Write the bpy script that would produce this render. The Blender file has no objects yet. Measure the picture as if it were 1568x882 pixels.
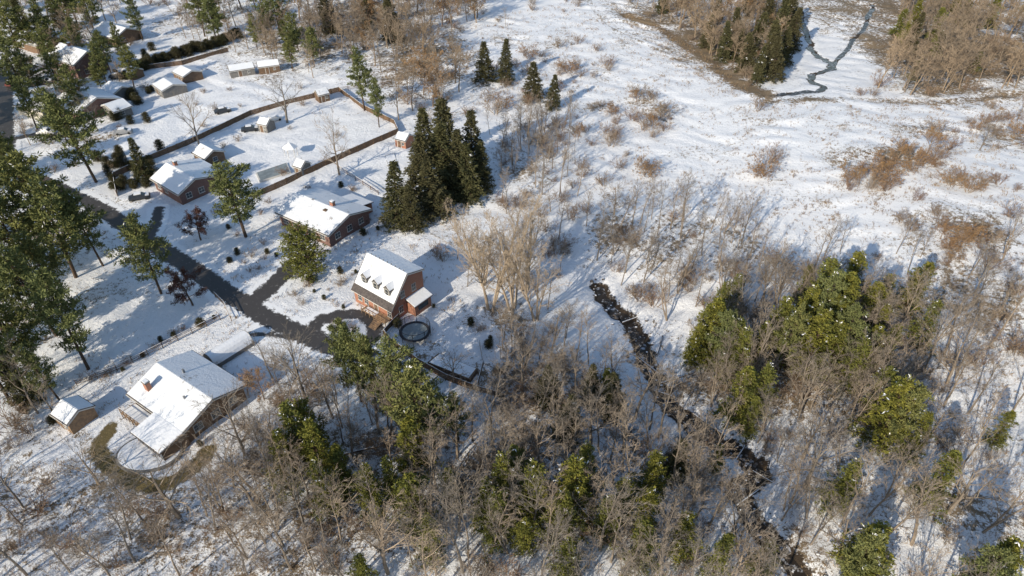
import bpy, math, random
import numpy as np
from mathutils import Vector, Matrix
R = random.Random(11)
PITCH = math.radians(38.0); H = 78.0; F = 1045.0
SP, CP = math.sin(PITCH), math.cos(PITCH)
scene = bpy.context.scene

def G(u, v, z=0.0):
    """aerial survey grid reference -> site coordinates (metres) on the level z"""
    x = (u-784)/F; y = (441-v)/F
    t = (H-z)/(SP-y*CP)
    return (x*t, (CP+y*SP)*t)
def GL(pts): return [G(*p) for p in pts]

# ------------------------------------------------------------------ terrain helpers
def seg_dist(X, Y, pts):
    d = np.full(X.shape, 1e9)
    for (ax, ay), (bx, by) in zip(pts[:-1], pts[1:]):
        dx, dy = bx-ax, by-ay; L2 = dx*dx+dy*dy+1e-9
        t = np.clip(((X-ax)*dx+(Y-ay)*dy)/L2, 0, 1)
        d = np.minimum(d, np.hypot(X-ax-t*dx, Y-ay-t*dy))
    return d
def smooth_path(pts, n=5):
    out = []
    P = [pts[0]]+list(pts)+[pts[-1]]
    for i in range(1, len(P)-2):
        p0, p1, p2, p3 = [np.array(P[k]) for k in (i-1, i, i+1, i+2)]
        for j in range(n):
            t = j/n
            out.append(tuple(0.5*((2*p1)+(-p0+p2)*t+(2*p0-5*p1+4*p2-p3)*t*t+(-p0+3*p1-3*p2+p3)*t**3)))
    out.append(tuple(pts[-1])); return out
def jitter(pts, a, seed):
    r = random.Random(seed); return [(x+r.uniform(-a, a), y+r.uniform(-a, a)) for x, y in pts]

STREAM = jitter(smooth_path(GL([(916,422),(935,450),(962,470),(982,500),(990,530),(1005,555),(1018,588),(1050,620),(1095,655),(1150,682),(1168,708),(1140,738),(1170,790),(1225,850),(1290,930),(1330,1000)])), .5, 5)
STREAM2 = jitter(smooth_path(GL([(1225,20),(1240,60),(1246,82),(1270,98),(1268,112),(1248,118),(1240,132),(1262,146),(1225,153),(1185,155)])), .7, 6)
STREAM3 = jitter(smooth_path(GL([(1335,10),(1325,45),(1295,75),(1275,110)])), .7, 7)
ROADS = [ (GL([(60,275),(150,318),(225,368),(285,405),(350,450),(400,482),(440,502),(480,520)]), 2.35),
          (GL([(480,520),(520,538),(560,545)]), 2.3),
          (GL([(380,468),(410,445),(445,410),(470,392)]), 2.3),
          (GL([(470,515),(492,492),(530,482),(560,486),(574,503),(565,524),(530,536),(500,528),(485,515)]), 1.8),
          (GL([(455,520),(425,514),(385,512)]), 1.0),
          (GL([(225,368),(238,345),(243,320)]), 1.5),
          (GL([(8,90),(4,180),(6,250)]), 3.0), (GL([(8,215),(60,205),(110,208)]), 1.6), (GL([(8,140),(60,130),(75,128)]), 1.6) ]
ROADS_S = [(smooth_path(p), w) for p, w in ROADS]
def road_sd(X, Y):
    s = np.full(X.shape, -50.0)
    for pts, w in ROADS_S: s = np.maximum(s, w-seg_dist(X, Y, pts))
    return s
rs = np.random.RandomState(3)
LOW = [(rs.uniform(0,6.28), rs.uniform(.015,.05), rs.uniform(0,6.28)) for _ in range(7)]
MID = [(rs.uniform(0,6.28), rs.uniform(.25,1.5), rs.uniform(0,6.28)) for _ in range(44)]
def sstep(x): x = np.clip(x, 0, 1); return x*x*(3-2*x)
def broad(X, Y):
    z = np.zeros(X.shape)
    for a, k, p in LOW: z += 0.09*np.sin(k*(X*math.cos(a)+Y*math.sin(a))+p)
    z -= 2.4*np.exp(-(seg_dist(X, Y, STREAM[::3])/13.0)**2)
    z += 4.5*sstep((X-45)/80)*sstep((260-Y)/90)
    z += 1.2*np.sin(X*.045+Y*.03)*sstep((X-20)/50)
    return z
def hgt(X, Y, rough=None):
    X = np.asarray(X, float); Y = np.asarray(Y, float)
    z = broad(X, Y)
    if rough is not None:
        m = np.zeros(X.shape); XW = X+4*np.sin(Y*.12)+2*np.sin(Y*.31+1); YW = Y+4*np.sin(X*.1+2)+2*np.sin(X*.27)
        for a, k, p in MID: m += np.sin(k*(XW*math.cos(a)+YW*math.sin(a))+p)/(.5+k)
        z += m*0.014*rough
    for st, w, dep in ((STREAM, 2.7, 1.1), (STREAM2, 1.8, 0.4), (STREAM3, 1.4, .35)):
        d = seg_dist(X, Y, st)
        z -= dep*np.clip(1-d/w, 0, 1)**0.8*(1-np.exp(-((w-d).clip(0))*2))
    return z
GX0, GY0, GS = -330.0, -20.0, 1.5
_X, _Y = np.meshgrid(np.arange(GX0, 420, GS), np.arange(GY0, 520, GS))
HR = hgt(_X, _Y); CR = np.minimum(seg_dist(_X, _Y, STREAM)-.6, -road_sd(_X, _Y)); CR = np.minimum(CR, seg_dist(_X, _Y, STREAM2)-.3)
def look(A, x, y):
    fx = min(max((x-GX0)/GS, 0), A.shape[1]-1.001); fy = min(max((y-GY0)/GS, 0), A.shape[0]-1.001)
    i, j = int(fx), int(fy); a, b_ = fx-i, fy-j
    return float((A[j,i]*(1-a)+A[j,i+1]*a)*(1-b_)+(A[j+1,i]*(1-a)+A[j+1,i+1]*a)*b_)
def hz(x, y): return look(HR, x, y)
def GT(u, v, h=0.0):
    z = 0
    for _ in range(4): x, y = G(u, v, z+h); z = hz(x, y)
    return x, y

# ------------------------------------------------------------------ materials
def newmat(name):
    m = bpy.data.materials.new(name); m.use_nodes = True
    nt = m.node_tree; b = nt.nodes["Principled BSDF"]
    return m, nt, b
def N(nt, t, **kw):
    n = nt.nodes.new(t)
    for k, v in kw.items(): setattr(n, k, v)
    return n
def noise(nt, vec, scale, detail=5, rough=.6):
    n = N(nt, 'ShaderNodeTexNoise'); n.inputs['Scale'].default_value = scale
    n.inputs['Detail'].default_value = detail; n.inputs['Roughness'].default_value = rough
    nt.links.new(vec, n.inputs['Vector']); return n.outputs['Fac']
def mth(nt, op, a, b=None, clamp=False):
    n = N(nt, 'ShaderNodeMath', operation=op); n.use_clamp = clamp
    for i, s in enumerate((a, b)):
        if s is None: continue
        if isinstance(s, (int, float)): n.inputs[i].default_value = s
        else: nt.links.new(s, n.inputs[i])
    return n.outputs[0]
def mr(nt, v, a, b, c=0.0, d=1.0):
    n = N(nt, 'ShaderNodeMapRange'); n.interpolation_type = 'SMOOTHSTEP'
    nt.links.new(v, n.inputs[0])
    for i, s in enumerate((a, b, c, d)): n.inputs[i+1].default_value = s
    return n.outputs[0]
def mixc(nt, f, a, b):
    n = N(nt, 'ShaderNodeMix', data_type='RGBA')
    if isinstance(f, (int, float)): n.inputs[0].default_value = f
    else: nt.links.new(f, n.inputs[0])
    for i, s in ((6, a), (7, b)):
        if isinstance(s, tuple): n.inputs[i].default_value = (*s, 1)
        else: nt.links.new(s, n.inputs[i])
    return n.outputs[2]
def bump(nt, b, h, strength, dist):
    n = N(nt, 'ShaderNodeBump'); n.inputs['Strength'].default_value = strength
    n.inputs['Distance'].default_value = dist
    nt.links.new(h, n.inputs['Height']); nt.links.new(n.outputs[0], b.inputs['Normal'])
def pos(nt): return N(nt, 'ShaderNodeNewGeometry').outputs['Position']
def objc(nt): return N(nt, 'ShaderNodeTexCoord').outputs['Object']
def attr(nt, name):
    n = N(nt, 'ShaderNodeAttribute', attribute_name=name); return n.outputs['Fac']

SNOW = (0.88, 0.90, 0.94)
def mat_simple(name, c1, c2, scale=2.0, rough=.8, bstr=0.3, bd=.03, spec=.3):
    m, nt, b = newmat(name); o = objc(nt)
    f = mr(nt, noise(nt, o, scale, 6), .35, .65)
    nt.links.new(mixc(nt, f, c1, c2), b.inputs['Base Color'])
    b.inputs['Roughness'].default_value = rough; b.inputs['Specular IOR Level'].default_value = spec
    bump(nt, b, noise(nt, o, scale*4, 4), bstr, bd); return m
M_SNOW, nt, b = newmat("snow"); o = pos(nt)
nt.links.new(mixc(nt, noise(nt, o, .8, 4), SNOW, (.80, .82, .87)), b.inputs['Base Color'])
b.inputs['Roughness'].default_value = .7; bump(nt, b, noise(nt, o, 2.2, 6), .5, .12)

def mat_ground():
    m, nt, b = newmat("snowy_ground"); p = pos(nt)
    n1 = noise(nt, p, .12, 4); n2 = noise(nt, p, 1.0, 7, .74); n3 = noise(nt, p, 4.5, 4, .7)
    lit = attr(nt, "litter")
    s = mth(nt, 'ADD', mth(nt, 'MULTIPLY', n1, .3), mth(nt, 'MULTIPLY', n2, .5))
    s = mth(nt, 'ADD', s, mth(nt, 'MULTIPLY', n3, .3))
    s = mth(nt, 'ADD', s, mth(nt, 'MULTIPLY', lit, .175))
    mask = mr(nt, s, .64, .71)
    lc = mixc(nt, mr(nt, n3, .4, .62), (.26, .19, .12), (.10, .072, .05))
    lc = mixc(nt, mr(nt, n1, .4, .6), lc, (.22, .17, .115))
    sc = mixc(nt, n2, SNOW, (.83, .85, .90))
    c = mixc(nt, mask, sc, lc)
    g = mr(nt, mth(nt, 'ADD', attr(nt, "grass"), mth(nt, 'MULTIPLY', n2, 1.0)), .95, 1.15)
    c = mixc(nt, g, c, mixc(nt, n3, (.19, .145, .07), (.12, .10, .05)))
    so = mr(nt, mth(nt, 'ADD', attr(nt, "soil"), mth(nt, 'MULTIPLY', n2, 1.3)), 1.0, 1.15)
    c = mixc(nt, so, c, (.06, .045, .033))
    nt.links.new(c, b.inputs['Base Color']); b.inputs['Roughness'].default_value = .75
    b.inputs['Specular IOR Level'].default_value = .15
    h = mth(nt, 'ADD', mth(nt, 'MULTIPLY', n2, 1.0), mth(nt, 'MULTIPLY', n3, .3))
    bump(nt, b, h, .8, .42)
    return m
M_GROUND = mat_ground()
def mat_road():
    m, nt, b = newmat("asphalt_with_snow"); p = pos(nt)
    n2 = noise(nt, p, .9, 6, .7); n3 = noise(nt, p, 5, 5, .7)
    a = mixc(nt, n3, (.035, .034, .037), (.085, .076, .072))
    e = mth(nt, 'ADD', attr(nt, "sd"), mth(nt, 'MULTIPLY', mth(nt, 'SUBTRACT', n2, .5), 3.0))
    e = mth(nt, 'ADD', e, mth(nt, 'MULTIPLY', mth(nt, 'SUBTRACT', n3, .5), 1.6))
    f = mr(nt, e, .2, .6)
    c = mixc(nt, f, SNOW, a)
    sl = mr(nt, mth(nt, 'ADD', mth(nt, 'MULTIPLY', n2, .5), mth(nt, 'MULTIPLY', noise(nt, p, 3, 6, .75), .5)), .57, .64)
    c = mixc(nt, mth(nt, 'MULTIPLY', sl, .6), c, (.5, .48, .47))
    nt.links.new(c, b.inputs['Base Color']); b.inputs['Roughness'].default_value = .55
    bump(nt, b, n3, .3, .05); return m
M_ROAD = mat_road()
def to_diffuse(nt, c):
    out = [n for n in nt.nodes if n.type == 'OUTPUT_MATERIAL'][0]
    nt.nodes.remove(nt.nodes["Principled BSDF"])
    d = N(nt, 'ShaderNodeBsdfDiffuse'); nt.links.new(c, d.inputs[0]); nt.links.new(d.outputs[0], out.inputs[0])
def mat_bark(name, a, bb, dk):
    m, nt, b = newmat(name)
    oi = N(nt, 'ShaderNodeObjectInfo').outputs['Random']
    isl = N(nt, 'ShaderNodeNewGeometry').outputs['Random Per Island']
    c = mixc(nt, oi, a, bb); c = mixc(nt, mth(nt, 'MULTIPLY', isl, .6), c, dk)
    to_diffuse(nt, c); return m
M_BARK = mat_bark("bark_tan_grey", (.37, .295, .225), (.22, .20, .18), (.15, .13, .115))
M_BARKF = mat_bark("bark_brown", (.36, .275, .195), (.24, .20, .16), (.17, .135, .105))
M_BARKP = mat_bark("bark_pale", (.44, .355, .265), (.39, .32, .245), (.25, .20, .16))
M_BARKD = mat_bark("bark_pine", (.13, .09, .065), (.10, .075, .06), (.06, .045, .035))
M_SHRUB = mat_bark("twig_brown", (.27, .175, .12), (.31, .25, .19), (.15, .115, .09))
def mat_leaf(name, hi, lo, objvar=None):
    m, nt, b = newmat(name)
    isl = N(nt, 'ShaderNodeNewGeometry').outputs['Random Per Island']
    f = mth(nt, 'ADD', mth(nt, 'MULTIPLY', isl, .5), mth(nt, 'MULTIPLY', mr(nt, noise(nt, objc(nt), .7, 2), .35, .65), .5))
    c = mixc(nt, f, lo, hi)
    if objvar:
        oi = N(nt, 'ShaderNodeObjectInfo').outputs['Random']
        c = mixc(nt, mth(nt, 'MULTIPLY', oi, .65), c, objvar)
    to_diffuse(nt, c); return m
M_PINE = mat_leaf("pine_needles", (.26, .255, .09), (.075, .09, .04), (.12, .145, .065))
M_HEM = mat_leaf("hemlock_needles", (.26, .24, .05), (.055, .07, .022), (.125, .14, .045))
M_SPR = mat_leaf("spruce_needles", (.125, .12, .055), (.035, .045, .026), (.085, .075, .045))
M_DRY = mat_leaf("dry_leaves", (.38, .25, .14), (.20, .12, .065), (.30, .18, .08))
M_REDL = mat_leaf("dark_red_leaves", (.12, .06, .05), (.045, .028, .025))
M_GRASS = mat_leaf("dry_grass_blades", (.38, .28, .17), (.18, .12, .075))
def mat_brick(name, c1, c2):
    m, nt, b = newmat(name); o = objc(nt)
    sx = N(nt, 'ShaderNodeSeparateXYZ'); nt.links.new(o, sx.inputs[0])
    cb = N(nt, 'ShaderNodeCombineXYZ')
    nt.links.new(mth(nt, 'ADD', sx.outputs[0], sx.outputs[1]), cb.inputs[0]); nt.links.new(sx.outputs[2], cb.inputs[1])
    br = N(nt, 'ShaderNodeTexBrick'); nt.links.new(cb.outputs[0], br.inputs[0])
    br.inputs['Scale'].default_value = 3.0; br.inputs['Color1'].default_value = (*c1, 1); br.inputs['Color2'].default_value = (*c2, 1)
    br.inputs['Mortar'].default_value = (.35, .3, .26, 1); br.inputs['Mortar Size'].default_value = .015
    c = mixc(nt, mth(nt, 'MULTIPLY', noise(nt, o, .8, 5), .5), br.outputs[0], tuple(x*.55 for x in c1))
    nt.links.new(c, b.inputs['Base Color']); b.inputs['Roughness'].default_value = .85
    return m
M_BRICK = mat_brick("red_brick", (.42, .18, .105), (.33, .13, .08))
M_BRICKD = mat_brick("dark_red_brick", (.18, .085, .07), (.125, .06, .05))
M_SIDING = mat_simple("pale_siding", (.5, .47, .42), (.42, .4, .36), 1.5)
M_TANSID = mat_simple("brown_siding", (.20, .13, .085), (.14, .09, .06), 1.5)
M_GREYSID = mat_simple("grey_siding", (.20, .19, .18), (.14, .14, .14), 1.5)
M_SHINGLE = mat_simple("dark_shingles", (.07, .06, .06), (.12, .105, .1), 3)
M_WOOD = mat_simple("weathered_wood", (.19, .12, .075), (.11, .075, .05), 2.5)
M_WOODL = mat_simple("deck_wood", (.34, .22, .13), (.22, .15, .10), 2.5)
M_WHITE = mat_simple("white_trim", (.62, .61, .58), (.55, .54, .52), 2, bstr=.05)
M_METAL = mat_simple("grey_metal", (.25, .26, .28), (.18, .19, .2), 3, rough=.4, spec=.5)
M_BLACK = mat_simple("black_mat", (.025, .027, .032), (.05, .052, .06), 3, rough=.6)
M_TARP = mat_simple("blue_grey_cover", (.17, .20, .22), (.25, .29, .31), .8, rough=.6)
M_TYRE = mat_simple("tyre_rubber", (.02, .02, .02), (.03, .03, .03), 3)
M_ROCK = mat_simple("rock", (.16, .14, .13), (.09, .08, .075), 2)
M_CARS = [mat_simple("car_paint_"+n, c, tuple(x*.85 for x in c), 1, rough=.3, bstr=0, spec=.6) for n, c in (("dark", (.03, .035, .045)), ("red", (.15, .03, .025)), ("silver", (.3, .31, .33)), ("white", (.7, .7, .7)))]
M_GLASS, nt, b = newmat("window_glass"); b.inputs['Roughness'].default_value = .08
nt.links.new(mixc(nt, noise(nt, objc(nt), .6, 2), (.02, .025, .03), (.07, .08, .09)), b.inputs['Base Color'])
M_WATER, nt, b = newmat("stream_water"); p = pos(nt)
fz = mr(nt, noise(nt, p, .8, 6, .75), .55, .61)
nt.links.new(mixc(nt, fz, (.035, .028, .022), (.45, .47, .52)), b.inputs['Base Color']); b.inputs['Roughness'].default_value = .3
b.inputs['Specular IOR Level'].default_value = .3
bump(nt, b, noise(nt, p, 3, 4), .4, .06)
def mat_roof_snow():
    m, nt, b = newmat("roof_snow"); p = pos(nt)
    n2 = mth(nt, 'ADD', mth(nt, 'MULTIPLY', noise(nt, p, .35, 5, .6), .6), mth(nt, 'MULTIPLY', noise(nt, p, 2.5, 6, .7), .4))
    f = mr(nt, n2, .585, .66)
    nt.links.new(mixc(nt, f, (.80, .83, .88), (.36, .34, .33)), b.inputs['Base Color'])
    b.inputs['Roughness'].default_value = .7; bump(nt, b, n2, .6, .35); return m
M_RSNOW = mat_roof_snow()

# ------------------------------------------------------------------ mesh builder
class MB:
    def __init__(s): s.v = []; s.f = []; s.m = []
    def poly(s, pts, m=0):
        i = len(s.v); s.v.extend([tuple(p) for p in pts]); s.f.append(tuple(range(i, i+len(pts)))); s.m.append(m)
    def box(s, x0, y0, z0, x1, y1, z1, m=0):
        i = len(s.v)
        s.v += [(x0,y0,z0),(x1,y0,z0),(x1,y1,z0),(x0,y1,z0),(x0,y0,z1),(x1,y0,z1),(x1,y1,z1),(x0,y1,z1)]
        for f in ((0,3,2,1),(4,5,6,7),(0,1,5,4),(1,2,6,5),(2,3,7,6),(3,0,4,7)):
            s.f.append(tuple(i+k for k in f)); s.m.append(m)
    def prism(s, pts, off, m=0):
        n = len(pts); i = len(s.v)
        s.v += [tuple(p) for p in pts]+[(p[0]+off[0], p[1]+off[1], p[2]+off[2]) for p in pts]
        s.f.append(tuple(range(i, i+n))); s.m.append(m)
        s.f.append(tuple(range(i+2*n-1, i+n-1, -1))); s.m.append(m)
        for k in range(n):
            l = (k+1) % n
            s.f.append((i+k, i+l, i+n+l, i+n+k)); s.m.append(m)
    def tube(s, p0, p1, r0, r1, n=3, m=0):
        d = p1-p0; L = d.length
        if L < 1e-6: return
        d = d/L
        a = d.cross(Vector((0, 0, 1)) if abs(d.z) < .9 else Vector((1, 0, 0))).normalized(); b_ = d.cross(a)
        i = len(s.v)
        for (p, r) in ((p0, r0), (p1, r1)):
            for k in range(n):
                t = 6.2832*k/n; q = p+a*(math.cos(t)*r)+b_*(math.sin(t)*r)
                s.v.append((q.x, q.y, q.z))
        for k in range(n):
            l = (k+1) % n
            s.f.append((i+k, i+l, i+n+l, i+n+k)); s.m.append(m)
    def mesh(s, name, mats, smooth=False):
        me = bpy.data.meshes.new(name); me.from_pydata(s.v, [], s.f)
        for mt in mats: me.materials.append(mt)
        me.polygons.foreach_set('material_index', s.m)
        if smooth: me.polygons.foreach_set('use_smooth', [True]*len(s.f))
        me.update(); return me
    def obj(s, name, mats, parent=None, smooth=False, loc=(0, 0, 0), rot=0):
        o = bpy.data.objects.new(name, s.mesh(name, mats, smooth)); scene.collection.objects.link(o)
        o.location = loc; o.rotation_euler = (0, 0, rot)
        if parent: o.parent = parent
        return o
def empty(name, loc, rot):
    e = bpy.data.objects.new(name, None); scene.collection.objects.link(e)
    e.location = loc; e.rotation_euler = (0, 0, rot); e.empty_display_size = .5; return e

# ------------------------------------------------------------------ ground sheet
def axis(lo, hi, step, far):
    core = list(np.arange(lo, hi+1e-6, step)); a = []; d = step; x = lo
    while x > -far: d *= 1.25; x -= d; a.append(x)
    b_ = []; d = step; x = core[-1]
    while x < far: d *= 1.25; x += d; b_.append(x)
    return np.array(a[::-1]+core+b_)
def grid_mesh(name, xs, ys, mat, zoff=0, cellmask=None, attrs=None, rough=None):
    X, Y = np.meshgrid(xs, ys); X = X.ravel(); Y = Y.ravel()
    A = attrs(X, Y)
    Z = hgt(X, Y, rough(X, Y, A) if rough else None)+zoff
    nx, ny = len(xs), len(ys)
    ii = np.arange(nx*ny).reshape(ny, nx)
    q = np.stack([ii[:-1, :-1], ii[:-1, 1:], ii[1:, 1:], ii[1:, :-1]], -1).reshape(-1, 4)
    if cellmask is not None:
        q = q[cellmask(A)[q].any(axis=1)]
        used = np.unique(q); mp = -np.ones(nx*ny, int); mp[used] = np.arange(len(used))
        q = mp[q]; X = X[used]; Y = Y[used]; Z = Z[used]; A = {k: v[used] for k, v in A.items()}
    me = bpy.data.meshes.new(name)
    me.vertices.add(len(X)); me.vertices.foreach_set('co', np.stack([X, Y, Z], -1).ravel())
    me.loops.add(len(q)*4); me.loops.foreach_set('vertex_index', q.ravel().astype(np.int32))
    me.polygons.add(len(q)); me.polygons.foreach_set('loop_start', np.arange(0, len(q)*4, 4, dtype=np.int32))
    me.polygons.foreach_set('loop_total', np.full(len(q), 4, dtype=np.int32))
    me.polygons.foreach_set('use_smooth', np.ones(len(q), bool))
    me.update(calc_edges=True)
    for k, v in A.items():
        at = me.attributes.new(k, 'FLOAT', 'POINT'); at.data.foreach_set('value', v.astype(np.float32))
    me.materials.append(mat); o = bpy.data.objects.new(name, me); scene.collection.objects.link(o); return o

LITTER = [ (60,800,22,14,.65),(250,830,25,12,.65),(420,840,25,14,.75),(560,800,18,12,.7),(620,700,20,14,.8),(800,700,25,16,.8),(950,700,18,16,.7),
 (1080,560,14,14,.75),(1220,560,22,18,.9),(1380,560,20,16,.6),(1330,700,20,16,.5),(1200,820,16,10,.6),(1500,800,18,12,.55),(1480,470,20,12,.7),
 (820,590,16,10,.8),(990,360,18,14,.8),(1100,380,18,16,.6),(800,260,18,20,.65),(640,90,24,40,1),(480,60,40,40,.9),(560,30,40,50,1),(400,120,14,10,.55),
 (1100,60,22,40,1.3),(1130,110,10,14,1.2),(1450,90,60,45,1.3),(1380,140,30,16,1.1),(950,60,6,14,.5),(1000,170,10,14,.65),(920,165,7,5,.9),(950,40,6,10,.5),
 (1340,260,16,10,.85),(1400,220,14,8,.8),(1460,370,16,14,.75),(1540,230,16,14,.7),(1530,400,14,10,.75),(740,130,8,12,.7),(780,60,12,20,.55),(850,60,12,25,.5),
 (70,360,16,22,.85),(200,420,14,14,.6),(30,500,14,14,.65),(130,210,10,16,.6),(770,480,10,7,.8),(60,60,25,35,.6),(300,30,25,30,.7),(680,330,8,12,.65),(600,560,12,8,.6),(450,590,9,6,.6),(1000,20,20,30,1), (1200,200,30,10,.35),(1100,250,30,20,.3),(900,120,30,30,.35),(1300,320,30,10,.4),(560,330,6,10,.4),(120,650,9,6,.5),(1400,20,60,60,1.1),(1500,620,12,14,.4),(30,700,12,10,.5)]
LITL = [(GL([(890,-5),(935,42),(1010,78),(1065,108),(1150,158)]), 1.0, .8), (GL([(893,-8),(943,40),(1018,74),(1073,103),(1160,153)]), 1.0, .7),
        (GL([(960,20),(1020,45),(1075,85),(1120,128),(1170,155)]), 5, 1.3), (GL([(1175,165),(1300,165),(1420,175),(1568,160)]), 3.5, .9), (GL([(930,300),(1000,330),(1080,345)]), 2.5, .6),
        (GL([(1180,150),(1260,160),(1310,120),(1345,60),(1335,10)]), 2.0, .6)]
MARSH = G(1265, 95)
GRASS = [(GL([(165,660),(150,688),(170,715),(215,742),(262,740),(300,712),(318,690)]), 1.4), (GL([(170,650),(160,668)]), 1.0)]
def gattrs(X, Y):
    lit = np.zeros(X.shape)
    for u, v, rx, ry, s in LITTER:
        cx, cy = G(u, v); lit = np.maximum(lit, s*np.exp(-((X-cx)/rx)**2-((Y-cy)/ry)**2))
    for pts, w, s in LITL: lit = np.maximum(lit, s*np.exp(-(seg_dist(X, Y, pts)/w)**2))
    lit = lit*(1-.85*np.exp(-(((X-MARSH[0])/15)**4+((Y-MARSH[1])/34)**4)))
    far = np.clip((Y-300)/60, 0, 1)*.9; lit = np.maximum(lit, far)
    gr = np.zeros(X.shape)
    for pts, w in GRASS: gr = np.maximum(gr, np.clip(1.1-seg_dist(X, Y, smooth_path(pts))/w*.6, 0, 1))
    so = np.clip(1.1-seg_dist(X, Y, STREAM)/2.4, 0, 1)
    so = np.maximum(so, np.clip(.95-seg_dist(X, Y, STREAM2)/1.9, 0, 1)); so = np.maximum(so, np.clip(.85-seg_dist(X, Y, STREAM3)/1.6, 0, 1))
    return dict(litter=lit, grass=gr, soil=so)
def grough(X, Y, A):
    return (1.5+2.5*A['litter'])*np.clip((-road_sd(X, Y)-.5)/3, 0, 1)*((Y < 400) & (np.abs(X) < 400))
grid_mesh("snowy_ground", axis(-150, 190, .85, 1500), axis(15, 330, .85, 1500), M_GROUND, attrs=gattrs, rough=grough)
grid_mesh("road", np.arange(-165, -10, .45), np.arange(75, 215, .45), M_ROAD, zoff=.05, attrs=lambda X, Y: dict(sd=road_sd(X, Y)), cellmask=lambda A: A['sd'] > -.6)

def ribbon(name, pts, w, dz, mat, seed=1):
    r = random.Random(seed); mb = MB(); P = [Vector((*p, 0)) for p in pts]; L = []
    ba = broad(np.array([p[0] for p in pts]), np.array([p[1] for p in pts]))
    for i, p in enumerate(P):
        d = (P[min(i+1, len(P)-1)]-P[max(i-1, 0)]).normalized(); n = Vector((-d.y, d.x, 0))
        L.append((p+n*w*r.uniform(.5, 1.25), p-n*w*r.uniform(.5, 1.25), float(ba[i])+dz))
    for a, b_ in zip(L[:-1], L[1:]):
        mb.poly([(a[1].x, a[1].y, a[2]), (b_[1].x, b_[1].y, b_[2]), (b_[0].x, b_[0].y, b_[2]), (a[0].x, a[0].y, a[2])])
    return mb.obj(name, [mat])
ribbon("stream_water", STREAM, 1.25, -.70, M_WATER)
ribbon("brook_water", STREAM2, 1.4, -.18, M_WATER)
ribbon("brook_water", STREAM3, 1.1, -.16, M_WATER)

# ------------------------------------------------------------------ trees
def V(x, y, z): return Vector((x, y, z))
def rnd_dir(rng): 
    a = rng.uniform(0, 6.2832); z = rng.uniform(-1, 1); s = math.sqrt(1-z*z); return V(s*math.cos(a), s*math.sin(a), z)
START = [.38]; RMIN = [.017]
def grow(mb, p, d, L, r, lv, spec, rng, tips):
    nk, ang, ratio, up, seg = spec[lv]
    pts = [p]; q = p; dd = d.copy()
    for i in range(seg):
        dd = (dd+rnd_dir(rng)*(.11 if lv == 0 else .24)+V(0, 0, up)).normalized()
        n = q+dd*(L/seg)
        ra = r*(1-.8*i/seg); rb = r*(1-.8*(i+1)/seg)
        mb.tube(q, n, ra, max(rb, .006), 5 if lv == 0 else 3); q = n; pts.append(q)
    if lv+1 >= len(spec):
        tips.append((pts[-1], dd)); return
    start = START[0] if lv == 0 else .2
    for k in range(nk):
        t = start+(1-start)*(k+rng.uniform(.1, .9))/nk
        x = t*seg; i = min(int(x), seg-1); base = pts[i].lerp(pts[i+1], x-i)
        pd = (pts[i+1]-pts[i]).normalized()
        az = rng.uniform(0, 6.2832) if lv > 0 else k*2.4+rng.uniform(-.5, .5)
        perp = pd.cross(V(math.cos(az), math.sin(az), .3)).normalized()
        an = ang*rng.uniform(.7, 1.25)*(1.15-.35*t)
        cd = (pd*math.cos(an)+perp*math.sin(an)).normalized()
        cl = L*ratio*rng.uniform(.6, 1.2)*(1.15-.5*t if lv == 0 else 1.1-.4*t)
        grow(mb, base, cd, cl, max(r*(1-.8*t)*.62, RMIN[0]), lv+1, spec, rng, tips)
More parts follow.
